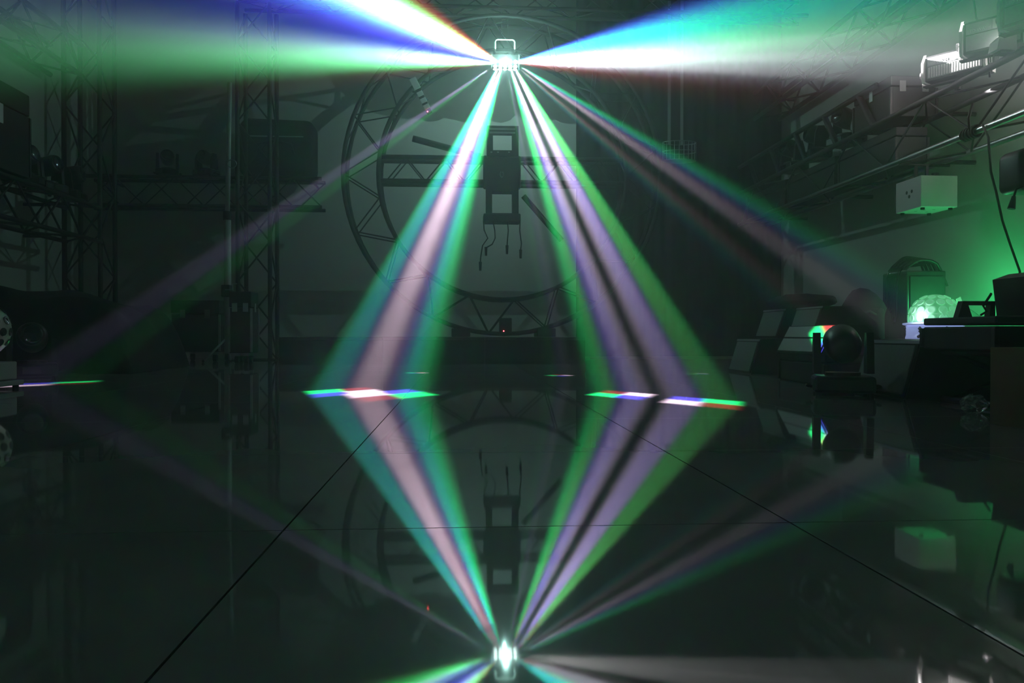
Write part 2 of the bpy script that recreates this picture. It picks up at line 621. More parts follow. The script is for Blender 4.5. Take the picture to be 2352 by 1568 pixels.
xe = lambda z: math.sqrt(RI * RI - (z - cz) ** 2)
for z in (za, zb):
    for s in (-1, 1):
        bar('cross_chord', (-xe(z), s * .13, z), (xe(z), s * .13, z), .030, 'truss', t, 12)
m = 12
for i in range(m):
    xa, xb = -1.5 + 3.0 * i / m, -1.5 + 3.0 * (i + 1) / m
    for s in (-1, 1):
        k = za if (i % 2) else zb
        bar('brace', (xa, s * .13, k), (xb, s * .13, za + zb - k), .009, 'truss', t, 6)
loc = t.location
bar('spoke', P(948, 318, 10.35) - loc, P(1104, 360, 10.35) - loc, .042, 'truss', t, 10)
bar('spoke', P(1202, 450, 10.35) - loc, P(1290, 552, 10.35) - loc, .036, 'truss', t, 10)
for s in (-1, 1):
    B().box((s * .55 - .12, -.24, 0), (s * .55 + .12, .24, .11), .01).obj('foot_block', 'black', t)
# small control box with a red lamp at the foot of the ring
B().box((-.06, -DW / 2 - .10, .05), (.10, -DW / 2 - .02, .24), .008).obj('control_box', 'black', t)
B().sphere(P(1157, 760, 10.26) - loc, .008, 10).obj('red_lamp', 'red', t)

# box frame lamp hung in the middle of the round truss, cables dangling
HC = P(1152, 400, 10.25)
t = thing('yoke_lamp', 'dark yoke lamp with dangling cables clamped at the centre of the round truss', 'stage light', (HC.x, HC.y, P(1152, 506, 10.25).z))
L_ = lambda px, py, y=10.25: P(px, py, y) - t.location


def frame(px0, py0, px1, py1, th, name, dep=.10):
    a, c = L_(px0, py1), L_(px1, py0)
    b = B()
    b.box((a.x, -dep, a.z), (a.x + th, dep, c.z)); b.box((c.x - th, -dep, a.z), (c.x, dep, c.z))
    b.box((a.x, -dep, c.z - th), (c.x, dep, c.z)); b.box((a.x, -dep, a.z), (c.x, dep, a.z + th))
    return b.obj(name, 'black', t)


frame(1118, 294, 1190, 362, .075, 'top_frame')
for yy in (300, 308):
    B().box(L_(1124, yy + 3) + Vector((0, -.115, 0)), L_(1182, yy) + Vector((0, -.102, 0))).obj('vent_slot', 'grey', t)
a, c = L_(1110, 432), L_(1196, 358)
B().box((a.x, -.02, a.z), (c.x, .10, c.z), .02).obj('body', 'black', t)
frame(1116, 430, 1190, 505, .075, 'lower_frame')
a, c = L_(1110, 512), L_(1194, 494)
B().box((a.x, -.14, a.z), (c.x, .14, c.z), .012).obj('base', 'black', t)
h = L_(1152, 402) + Vector((0, -.05, 0))
B().tube([h + Vector((.02 * math.cos(q), 0, .03 * math.sin(q) * 1.3)) for q in [math.radians(d) for d in range(120, 421, 25)]], .005, 6).obj('shackle', 'alu', t)
for k, px in enumerate((1126, 1141, 1166)):
    B().box(L_(px, 355) + Vector((0, -.105, 0)), L_(px + 4, 352) + Vector((0, -.10, 0))).obj('bolt', 'steel', t)
for pts in ([(1110, 508), (1112, 530), (1120, 548), (1108, 565), (1104, 590), (1103, 604)],
            [(1132, 510), (1136, 530), (1137, 548), (1130, 562), (1116, 570)],
            [(1165, 510), (1167, 530), (1165, 552), (1164, 566)],
            [(1194, 505), (1193, 530), (1197, 560), (1195, 576)]):
    q = [L_(x, y) + Vector((0, -.05, 0)) for x, y in pts]
    cb = B().tube(q, .008, 6).obj('cable', 'rubber', t, True)
    B().cyl(q[-1] + Vector((0, 0, .01)), q[-1] - Vector((0, 0, .10)), .02, 10, .014).obj('plug', 'rubber', cb)

# striped test bar on the inner ring
A, C = P(950, 186, 10.3), P(988, 262, 10.3)
t = thing('striped_bar', 'tilted dark bar with pale square segments fixed to the round truss', 'stage light', C)
a, c = A - C, Vector((0, 0, 0))
ax = (c - a).normalized()
sd = Vector((ax.z, 0, -ax.x))
rot = Matrix((sd, Vector((0, 1, 0)), -ax)).transposed()
Ln = a.length
mid = a / 2
B().box(mid - Vector((.035, .015, Ln / 2)), mid + Vector((.035, .015, Ln / 2)), .004, rot).obj('bar_body', 'black', t)
for f, w, hh in ((.09, .085, .075), (.40, .075, .03), (.60, .075, .03), (.79, .075, .03)):
    p = a.lerp(c, f) + Vector((0, -.022, 0))
    B().box(p - Vector((w / 2, .008, hh)), p + Vector((w / 2, .008, hh)), .003, rot).obj('segment', 'white', t)
B().sphere(P(982, 256, 10.26) - C, .009, 10).obj('red_lamp', 'red', t)
B().tube([a + Vector((.02, .02, -.1)), a + Vector((.10, .08, .0)), a + Vector((.09, .10, -.15)), mid + Vector((.08, .10, 0))], .006, 6).obj('cable', 'rubber', t, True)
bar('clamp', mid + Vector((0, .01, .06)), mid + Vector((-.12, .16, .12)), .015, 'black', t)

# wire basket on two straps in front of the curtain
c = P(1560, 370, 10.8)
t = thing('wire_basket', 'wire basket hanging on two grey straps before the black curtain', 'basket', c)
w, d, h = .23, .13, P(1560, 328, 10.8).z - c.z
for z in (0, h * .5, h):
    B().tube([(w * math.cos(a_), d * math.sin(a_), z) for a_ in [2 * math.pi * i / 28 for i in range(28)]], .005, 5, True).obj('rim_wire', 'steel', t, True)
for i in range(22):
    q = 2 * math.pi * i / 22
    bar('upright_wire', (w * math.cos(q), d * math.sin(q), 0), (w * math.cos(q), d * math.sin(q), h), .003, 'steel', t, 5)
B().lathe([(.001, 0), (1, 0), (1, .006), (.001, .006)], 28, Matrix.Diagonal((w, d, 1, 1))).obj('base_mesh', 'steel', t)
for px in (1537, 1566):
    q = P(px, 330, 10.8) - c
    B().box((q.x - .02, -.004, h - .03), (q.x + .02, .004, ZC - c.z)).obj('strap', 'grey', t)

# ------------------------------------------------------------------ moving head prototype and its copies
PR = thing('moving_light', 'black moving head light standing on the floor by the black cover', 'stage light', (P(74, 770, 6.3).x, 6.3, 0), math.radians(26))
t = PR
B().box((-.17, -.13, .015), (.17, .13, .115), .02).obj('base', 'dark', t)
B().box((-.06, -.135, .04), (.06, -.128, .09)).obj('display', 'gloss', t)
for sx in (-1, 1):
    for sy in (-1, 1):
        B().cyl((sx * .14, sy * .10, 0), (sx * .14, sy * .10, .018), .018, 10).obj('foot', 'rubber', t)
    B().prism([(-.075, .13), (.075, .13), (.06, .30), (.035, .37), (-.035, .37), (-.06, .30)], 'x', sx * .125, sx * .165).obj('yoke_arm', 'dark', t)
    B().tube([(sx * .172, -.05, .05), (sx * .20, -.05, .055), (sx * .20, .05, .055), (sx * .172, .05, .05)], .008, 6).obj('handle', 'black', t)
B().cyl((0, 0, .11), (0, 0, .135), .10, 20).obj('turntable', 'dark', t)
tilt = Matrix.Translation((0, 0, .30)) @ Matrix.Rotation(math.radians(78), 4, 'X')
hd = B().lathe([(.001, -.14), (.06, -.14), (.09, -.11), (.105, -.02), (.105, .09), (.09, .13), (.082, .135)], 22, tilt).obj('head', 'dark', t, True)
B().lathe([(.001, .128), (.05, .128), (.075, .132), (.076, .138), (.06, .146), (.03, .152), (.001, .153)], 20, tilt).obj('lens', 'lens', hd, True)
place(PR, (-3.93, 11.12, 2.445), math.radians(15), 'black moving head light on the back truss, nearer the corner tower', .85, 'moving heads on the back truss')
place(PR, (-3.42, 11.12, 2.445), math.radians(-20), 'black moving head light on the back truss, nearer the rounded gear bag', .85, 'moving heads on the back truss')
for yy, a_, wh in ((8.62, 80, 'next to the tall flight case'), (9.12, 75, 'between two others'), (9.64, 95, 'next to the corner tower')):
    place(PR, (-4.50, yy, 1.865), math.radians(a_), 'black moving head light on the left rack truss ' + wh, 1.0, 'moving heads on the left rack truss')
for yy, a_, wh in ((8.35, -70, 'next to the long black case'), (9.05, -100, 'between two others'), (9.75, -80, 'at the curtain end')):
    place(PR, (4.10, yy, 2.325), math.radians(a_), 'black moving head light on the silver rack truss ' + wh, 1.0, 'moving heads on the right rack truss')
place(PR, (2.085, 4.28, 0), math.radians(160), 'black moving head light on the floor before the rainbow lit monitor', .92)


# ------------------------------------------------------------------ road cases
def road_case(label, x0, x1, y0, y1, z0, z1, wheels=False, trim='steel', latches=True, name='road_case'):
    t = thing(name, label, 'case', ((x0 + x1) / 2, (y0 + y1) / 2, z0))
    w, d, h = (x1 - x0) / 2, (y1 - y0) / 2, z1 - z0
    b0 = .12 if wheels else .0
    lid = b0 + (h - b0) * .74
    B().box((-w, -d, b0), (w, d, lid - .004), .008).obj('case_body', 'black', t)
    ld = B().box((-w, -d, lid + .004), (w, d, h), .008).obj('lid', 'black', t)
    for sx in (-1, 1):
        for sy in (-1, 1):
            B().box((sx * w - .012, sy * d - .012, b0 + .01), (sx * w + .012, sy * d + .012, lid - .01), .003).obj('edge_trim', trim, t)
            if wheels:
                wl = B().cyl((sx * (w - .07) - .02, sy * (d - .07), .045), (sx * (w - .07) + .02, sy * (d - .07), .045), .045, 14).obj('wheel', 'rubber', t)
                B().box((sx * (w - .07) - .03, sy * (d - .07) - .03, .085), (sx * (w - .07) + .03, sy * (d - .07) + .03, .12)).obj('fork', 'steel', wl)
    if latches:
        for sy in (-1, 1):
            for f in (-.5, .5):
                B().box((f * w - .03, sy * (d + .006) - .004, lid - .05), (f * w + .03, sy * (d + .006) + .004, lid + .05), .003).obj('latch', 'steel', t)
        for sx in (-1, 1):
            B().box((sx * (w + .006) - .004, -.03, lid - .05), (sx * (w + .006) + .004, .03, lid + .05), .003).obj('latch', 'steel', t)
    return t


xa, xb = P(402, 700, 10.1).x, P(512, 700, 10.1).x
road_case('large black road case on castors left of the crank stand', xa, xb, 9.95, 10.6, 0, P(450, 690, 10.0).z, True)
xa, xb = P(532, 700, 9.4).x, P(582, 700, 9.4).x
road_case('narrow black road case on castors right of the crank stand', xa, xb, 9.3, 9.62, 0, P(560, 670, 9.4).z, True)
t = road_case('tall black flight case with a pale label on the left rack truss', -4.74, -4.24, 7.1, P(68, 300, 1).y * 4.24 / -P(68, 300, 1).x, 1.866, 2.68, False, 'dark')
q = t.location
yy = P(7, 270, 1).y * 4.235 / -P(7, 270, 1).x
B().box((.252, yy - .22 - q.y, .42), (.258, yy - q.y, .60)).obj('label_plate', 'white', t)
road_case('long black case among the gear on the silver rack truss', 3.93, 4.36, 7.15, 7.85, 2.327, 2.70, False, 'dark')
for wh, p, q in (('under the long black case', 7.1, 8.2), ('between two others', 8.3, 9.5), ('at the curtain end', 9.6, 10.9)):
    road_case('flat black case inside the silver rack truss ' + wh, 3.95, 4.25, p, q, 1.897, 2.22, False, 'dark', False)['group'] = 'flat cases inside the silver rack truss'
road_case('long low black case under the stacked monitors by the right wall', 2.72, 3.2, 5.95, 7.25, 0, .295, False, 'dark', False)

# soft black bag on the back truss
xa, xb = P(552, 300, 11.1).x, P(722, 300, 11.1).x
ztop = P(640, 276, 11.1).z
b = B().box((-(xb - xa) / 2, -.26, 0), ((xb - xa) / 2, .26, ztop - 2.447), .12, None, 5)
for v in b.bm.verts:
    v.co.z = max(0, v.co.z + .012 * math.sin(v.co.x * 14))
t = thing('gear_bag', 'big rounded black gear bag lying on the back truss beside the tower', 'bag', ((xa + xb) / 2, 11.22, 2.447))
b.obj('bag_body', 'cloth', t, True)
B().tube([(-.25, -.27, .30), (-.22, -.30, .42), (0, -.32, .46), (.22, -.30, .42), (.25, -.27, .30)], .014, 6).obj('handle', 'black', t, True)
B().box((-(xb - xa) / 2 + .12, -.268, .52), ((xb - xa) / 2 - .12, -.262, .535)).obj('zip', 'grey', t)

# crank stand
c = P(523, 700, 9.85)
t = thing('crank_stand', 'tall pale crank stand pole between the two road cases', 'stand', (c.x, 9.85, 0))
top = P(532, 190, 9.85).z
B().cyl((0, 0, .10), (0, 0, 1.75), .042, 16).obj('lower_column', 'pale', t, True)
B().cyl((0, 0, 1.75), (.03, 0, top), .028, 16).obj('upper_column', 'pale', t, True)
B().cyl((0, 0, 1.70), (0, 0, 1.80), .05, 16).obj('collar', 'black', t)
w = B().box((-.05, -.10, .78), (.05, .03, .92), .01).obj('winch', 'black', t)
B().tube([(0, -.10, .86), (.09, -.11, .86), (.09, -.11, .93), (.14, -.11, .93)], .008, 6).obj('crank_handle', 'alu', w)
for k in range(3):
    q = math.radians(100 + 120 * k)
    lg = B().tube([(0, 0, .30), (.30 * math.cos(q), .30 * math.sin(q), .015)], .014, 8).obj('leg', 'pale', t, True)
    B().sphere((.30 * math.cos(q), .30 * math.sin(q), .018), .018, 8).obj('foot', 'rubber', lg)
B().tube([P(533, 376, 9.8) - t.location + Vector((.05 * math.cos(q), 0, .05 * math.sin(q))) for q in [2 * math.pi * i / 14 for i in range(14)]], .006, 5, True).obj('pulley_ring', 'steel', t, True)

# black cloth thrown over gear on the left
c = Vector((-3.75, 7.7, 0))
t = thing('gear_cover', 'black cloth cover thrown over a heap of gear by the left wall', 'cover', c)
random.seed(4)


def cover(u, v):
    x, y = -1.12 + 2.1 * u, -.75 + 1.5 * v
    e = max(abs(u - .5), abs(v - .5)) * 2
    hgt = .74 if u < .45 else .74 - (u - .45) * .35
    z = hgt * (1 - max(0, (e - .72) / .28) ** 2.2) + .03 * math.sin(x * 7 + y * 3) + .02 * math.sin(y * 13 - x * 5)
    if e > .995:
        z = 0.003
    return (x, y + .03 * math.sin(x * 16) * e, max(.003, z))


cv = B().quadsheet(cover, 48, 36)
for sx, sy, hh in ((-.5, 0, .6), (.35, .05, .42)):
    pass
cv.obj('cover_cloth', 'cloth', t, True)


# ------------------------------------------------------------------ crystal ball lights
def ball_light(label, loc, rad, zc, dome_m, lens_m, rows, base_fn, rot=0, low=-.75):
    t = thing('crystal_ball_light', label, 'stage light', loc, rot)
    prof = []
    for i in range(15):
        a_ = math.asin(low) + (math.pi / 2 - math.asin(low)) * i / 14
        prof.append((max(.001, rad * math.cos(a_)), zc + rad * math.sin(a_)))
    dm = B().lathe(prof, 36).obj('dome', dome_m, t, True)
    ring = B().lathe([(.2, 0), (1, 0), (1.0, .14), (.82, .20), (.60, .10), (.2, .06)], 14).mesh('rosette', lens_m, True)
    for (elev, cnt, sz) in rows:
        e = math.radians(elev)
        for k in range(cnt):
            a_ = 2 * math.pi * (k + (.5 if int(elev) % 2 else 0)) / cnt
            nrm = Vector((math.cos(e) * math.cos(a_), math.cos(e) * math.sin(a_), math.sin(e)))
            o = bpy.data.objects.new('rosette', ring)
            o.matrix_local = Matrix.Translation(Vector((0, 0, zc)) + nrm * (rad - .001)) @ nrm.to_track_quat('Z', 'Y').to_matrix().to_4x4() @ Matrix.Diagonal((sz, sz, sz, 1))
            COL.objects.link(o); o.parent = dm
    base_fn(t)
    return t


def base_left(t):
    B().box((-.165, -.12, .055), (.165, .12, .165), .008).obj('base', 'grey', t)
    B().box((-.195, -.14, .02), (.195, .14, .05), .004).obj('base_plate', 'grey', t)
    B().cyl((0, 0, .165), (0, 0, .22), .07, 20).obj('neck', 'black', t)
    for sx in (-1, 1):
        for sy in (-1, 1):
            B().cyl((sx * .16, sy * .11, 0), (sx * .16, sy * .11, .022), .018, 10).obj('foot', 'rubber', t)


bl = P(18, 765, 5.05)
ball_light('unlit cream crystal ball light on a grey box base by the left wall', (bl.x - .175, 5.05, 0), .175, .36, 'offwhite', 'lens',
           ((65, 6, .024), (41, 10, .026), (18, 13, .026), (-5, 14, .026), (-27, 12, .026)), base_left, 0, -.85)


def base_right(t):
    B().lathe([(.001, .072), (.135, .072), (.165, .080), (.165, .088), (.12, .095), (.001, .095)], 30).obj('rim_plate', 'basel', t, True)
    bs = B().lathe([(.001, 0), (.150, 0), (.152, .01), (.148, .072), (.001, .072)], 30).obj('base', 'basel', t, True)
    for k in range(7):
        q0 = 2 * math.pi * k / 7
        pts = []
        for j in range(7):
            f = j / 6
            q = q0 + .10 * math.sin(f * 5.5) + .18 * f
            pts.append((.152 * math.cos(q), .152 * math.sin(q), .010 + .054 * f))
        B().tube(pts, .009, 5).obj('swirl_mark', 'black', bs, True)


GY = 6.38
gl = P(2147, 740, GY)
gz = P(2147, 778, GY).z
GB = ball_light('glowing green crystal ball light on a low case near the right wall', (gl.x, GY, gz), .135, .115, 'dome', 'rosette',
                ((62, 8, .020), (41, 12, .022), (20, 14, .023), (0, 14, .022)), base_right, 0, -.15)
GB.scale = (1.46, 1.46, 1.46)
road_case('low black case under the glowing green crystal ball light', gl.x - .30, gl.x + .26, GY - .30, GY + .28, 0, gz - .001, False, 'dark', False)
for (px, py, w, h, rx_, rz_) in ((2170, 716, .034, .034, 42, 20), (2187, 724, .034, .055, -30, -10), (2203, 690, .045, .032, -22, 25)):
    p = (P(px, py, GY - .30) - GB.location) / 1.46
    if py == 690:
        p = (P(px, py, GY - .02) - GB.location) / 1.46
    B().box(p - Vector((w / 2, .001, h / 2)), p + Vector((w / 2, .001, h / 2)), 0, Matrix.Rotation(math.radians(rx_), 3, 'Y') @ Matrix.Rotation(math.radians(rz_), 3, 'Z')).obj('paper_tag', 'rosette', GB)  # green glow put into the paper by the lens emission


def ball_lamp(off, energy, col, size):
    gld = bpy.data.lights.new('dome_light', 'POINT')
    gld.energy = energy
    gld.color = col
    gld.shadow_soft_size = size
    go = bpy.data.objects.new('dome_light', gld)
    go.location = off
    COL.objects.link(go)
    go.parent = GB


ball_lamp((.165, .05, .20), 13.0, (.05, 1.0, .26), .03)       # what leaves the far side of the dome, towards the wall
ball_lamp((-.155, -.09, .135), .8, (.75, 1.0, .95), .0)       # added lamp just outside the dome, whitens its near side


# ------------------------------------------------------------------ stage monitors
def wedge(label, x, y0, y1, z0, h, lean=.085, depth=.46, gm='grille', split=False):
    """monitor facing the aisle: its sloped grille runs along the room"""
    t = thing('wedge_monitor', label, 'speaker', (x, (y0 + y1) / 2, z0))
    L = (y1 - y0) / 2
    poly = [(0, 0), (lean, h), (lean + depth * .62, h), (depth + lean, h * .45), (depth + lean, 0)]
    B().prism(poly, 'y', -L, L).obj('cabinet', 'dark', t)
    nrm = Vector((-h, 0, lean)).normalized()
    up = Vector((lean, 0, h)).normalized()

    def plate(v0, v1, u0, u1, off, th, name, m_, par=t):
        b = B()
        q = [up * (v * Vector((lean, 0, h)).length) for v in (v0, v1)]
        vs = []
        for w_ in (off, off + th):
            for (k, u) in ((0, u0), (0, u1), (1, u1), (1, u0)):
                p = q[k] + nrm * w_
                vs.append(b.bm.verts.new((p.x, -L + 2 * L * u, p.z)))
        f = vs
        for idx in ((0, 1, 2, 3), (7, 6, 5, 4), (0, 4, 5, 1), (1, 5, 6, 2), (2, 6, 7, 3), (3, 7, 4, 0)):
            b.bm.faces.new([f[i] for i in idx])
        return b.obj(name, m_, par)
    plate(.02, .98, .015, .985, .001, .008, 'baffle', 'black')
    if split:
        plate(.06, .50, .05, .95, .009, .006, 'grille', gm)
        plate(.56, .94, .05, .95, .009, .006, 'grille', gm)
    else:
        plate(.06, .90, .05, .95, .009, .006, 'grille', gm)
        plate(.93, .985, .0, 1, .009, .004, 'top_strip', 'grey')
    return t


wedge('wedge monitor with a grey grille beside the wide black case', P(2081, 905, 4.0).x, 4.0, 4.55, 0, .30, .085, .62)
wedge('wedge monitor with a pale grille struck by a rainbow coloured beam', 2.30, 4.99, 5.74, .20, .19, .10, .30, 'pgrille', True)
road_case('low black case under the rainbow lit pale monitor', 2.32, 2.70, 5.0, 5.73, 0, .198, False, 'dark', False)
wedge('wedge monitor with a dim grey grille on the floor beside the curtain', P(1738, 830, 6.6).x - .05, 6.6, 7.15, 0, .29, .09, .18)
xw = P(1803, 750, 6.6).x
wedge('dim grille wedge monitor on the long low case, next to the rainbow lit one', 2.68, 5.97, 6.45, .297, .25, .085, .42)
wedge('dim grille wedge monitor on the long low case, farther from the rainbow lit one', 2.66, 6.62, 7.12, .297, .25, .085, .42)
bd = B().sphere((0, 0, .06), .26, 20, (1.0, 1.5, .22)).sphere((.08, .12, .06), .17, 16, (1.1, 1.2, .35))
for v in bd.bm.verts:
    v.co += Vector((.02 * math.sin(v.co.y * 31), .015 * math.sin(v.co.x * 27), .014 * math.sin(v.co.x * 23 + v.co.y * 17)))
    v.co.z = max(0, v.co.z)
t = thing('cloth_heap', 'rumpled black cloth lying on top of the dim stacked monitors', 'cloth', (2.90, 6.70, .548))
bd.obj('cloth', 'cloth', t, True)

# black bag behind the monitor
bx0, bx1 = 3.23, 3.72
t = thing('gear_bag', 'slumped black bag standing between the stacked monitors and the cable draped speaker', 'bag', ((bx0 + bx1) / 2, 6.92, 0))
w = (bx1 - bx0) / 2
bd = B().box((-w, -.15, 0), (w, .18, .62), .12, None, 5).sphere((.07, 0, .58), .17, 16, (1.2, .9, .85)).sphere((-.12, -.02, .50), .13, 14, (.9, .9, 1))
for v in bd.bm.verts:
    v.co += Vector((.014 * math.sin(v.co.z * 25), .012 * math.sin(v.co.x * 27), .02 * math.sin(v.co.x * 19)))
    if v.co.x < 0:
        v.co.z *= 1 - .22 * min(1, -v.co.x / w) * (v.co.z > .3)
    v.co.z = max(0, v.co.z)
bd.obj('bag_body', 'cloth', t, True)
B().tube([(-.10, -.14, .45), (-.05, -.18, .50), (.04, -.19, .53), (.12, -.15, .50)], .012, 6).obj('strap', 'black', t, True)

# loudspeaker cabinet draped with cables
cx0, cx1 = P(2024, 700, 7.18).x, P(2176, 700, 6.74).x
t = thing('speaker_cabinet', 'tall black loudspeaker cabinet draped with loops of black cable', 'speaker', ((cx0 + cx1) / 2, 6.96, 0))
w = (cx1 - cx0) / 2
zt = P(2060, 625, 6.95).z
B().box((-w, -.20, 0), (w, .20, zt), .012).obj('cabinet', 'dark', t)
B().box((-w + .03, -.212, .05), (w - .03, -.201, zt - .05)).obj('grille', 'black', t)
for k in range(7):
    f = k / 6
    y0 = -.10 + .15 * f
    dz = .40 - .035 * k + .06 * math.sin(k * 2.2)
    xs = -w - .016
    cbl = [(.04, y0 - .02, zt + .06), (-w * .5, y0 - .01, zt + .05), (-w + .01, y0, zt + .025), (xs, y0 + .005, zt - .04), (xs, y0 + .02, zt - .16),
           (xs, y0 + .03, zt - dz), (xs, y0 + .05, zt - dz - .04), (xs, y0 + .07, zt - dz), (xs, y0 + .06, zt - .16), (xs, y0 + .04, zt - .04), (-w + .01, y0 + .035, zt + .03), (.0, y0, zt + .07)]
    B().tube(cbl, .0075, 6).obj('cable', 'gloss', t, True)
for k in range(9):
    pts = []
    for j in range(15):
        f = j / 14
        x = -w * .9 + (w * 2.0) * f
        z = zt + .012 + (.085 + .006 * k) * math.sin(math.pi * min(1, f * 1.05)) ** .8 - 2.2 * max(0, f - .80) ** 1.2 * .45
        pts.append((x + .006 * math.sin(k * 3 + j), -.15 + .033 * k - .03 * f, z))
    B().tube(pts, .011, 6).obj('cable', 'rubber', t, True)

# ------------------------------------------------------------------ black case on a folding stand, cabinet and bracket on it
kx0, kx1 = P(2120, 760, 3.9).x, 3.05
zt, zb = P(2150, 730, 3.8).z, P(2150, 802, 3.8).z
t = thing('folding_stand', 'black folding cross leg stand under the wide black case', 'stand', ((kx0 + kx1) / 2, 3.62, 0))
hw = (kx1 - kx0) / 2
for sy in (-.17, .17):
    for s in (-1, 1):
        bar('leg', (s * .30, sy + s * .012, .012), (-s * .30, sy + s * .012, zb - .012), .012, 'black', t)
for s in (-1, 1):
    bar('foot_bar', (s * .30, -.22, .014), (s * .30, .22, .014), .014, 'rubber', t)
    bar('top_bar', (s * .30, -.22, zb - .014), (s * .30, .22, zb - .014), .013, 'black', t)
t = road_case('wide black case lying on the folding stand behind the cardboard box', kx0, kx1, 3.35, 3.9, zb, zt, False, 'dark', False)
sx0 = P(2290, 700, 3.88).x
t = thing('stage_speaker', 'black angled stage speaker on the wide black case', 'speaker', (sx0, 3.52, zt + .001))
hs = P(2320, 626, 3.8).z - zt
B().prism([(.0, 0), (-.025, hs * .86), (.06, hs * .99), (.42, hs), (.42, 0)], 'y', 0, .36).obj('cabinet', 'dark', t)
B().prism([(.03, .02), (.01, hs * .80), (.08, hs * .93), (.40, hs * .93), (.40, .02)], 'y', -.010, -.001).obj('grille', 'black', t)
bpx0, bpx1 = P(2206, 700, 3.8).x, P(2280, 700, 3.8).x
t = thing('yoke_bracket', 'black lamp yoke bracket standing on the wide black case', 'bracket', ((bpx0 + bpx1) / 2, 3.80, zt + .001))
w = (bpx1 - bpx0) / 2
hb = P(2240, 692, 3.8).z - zt
B().box((-w, -.02, hb - .02), (w, .02, hb), .003).obj('cross_bar', 'black', t)
B().prism([(-w - .025, 0), (-w + .05, 0), (-w + .02, hb), (-w, hb)], 'y', -.02, .02).obj('side_arm', 'black', t)
B().prism([(w - .03, 0), (w, 0), (w, hb), (w - .02, hb)], 'y', -.02, .02).obj('side_arm', 'black', t)
B().prism([(-w + .03, .0), (w - .05, .0), (-w + .03, hb - .025)], 'y', .0, .006).obj('clear_plate', 'clear', t)
B().tube([(-w + .07, -.05, .012), (-w + .10, -.05, .03), (0, -.05, hb * .7), (w * .5, -.045, hb + .03), (w - .03, -.03, hb + .035)], .006, 6).obj('cable', 'rubber', t, True)

# cardboard box nearest on the right
q = G(2270, 972)
t = thing('cardboard_box', 'plain brown cardboard box on the floor before the folding stand', 'box', (q.x + .24, q.y - .21, 0))
zt = P(2275, 797, q.y).z
B().box((-.24, -.20, .001), (.24, .20, zt - .004)).obj('box_body', 'card', t)
for s in (-1, 1):
    B().box((-.24, s * .1 - .099, zt - .0035), (.24, s * .1 + .099, zt)).obj('flap', 'card', t)
B().box((-.242, -.02, zt + .0003), (.242, .02, zt + .0012)).obj('tape', 'paper', t)

# crumpled clear bag on the floor
q = G(2236, 948)
b = B().sphere((0, 0, .035), .055, 18, (1.0, .8, .75))
random.seed(9)
for v in b.bm.verts:
    v.co += Vector((random.uniform(-1, 1), random.uniform(-1, 1), random.uniform(-1, 1))) * .008
    v.co.z = max(.001, v.co.z)
o = b.obj('plastic_bag', 'clear')
o.location = q
tag(o, 'small crumpled clear plastic bag on the floor beside the cardboard box', 'bag')

# thin metal strip on the floor under the stand
o = B().box((-.14, -.006, 0), (.14, .006, .01), .002).obj('metal_strip', 'steel')
o.location = G(2235, 912)
o.rotation_euler = (0, 0, -.2)
tag(o, 'thin bare metal strip lying on the floor behind the folding stand', 'strip')


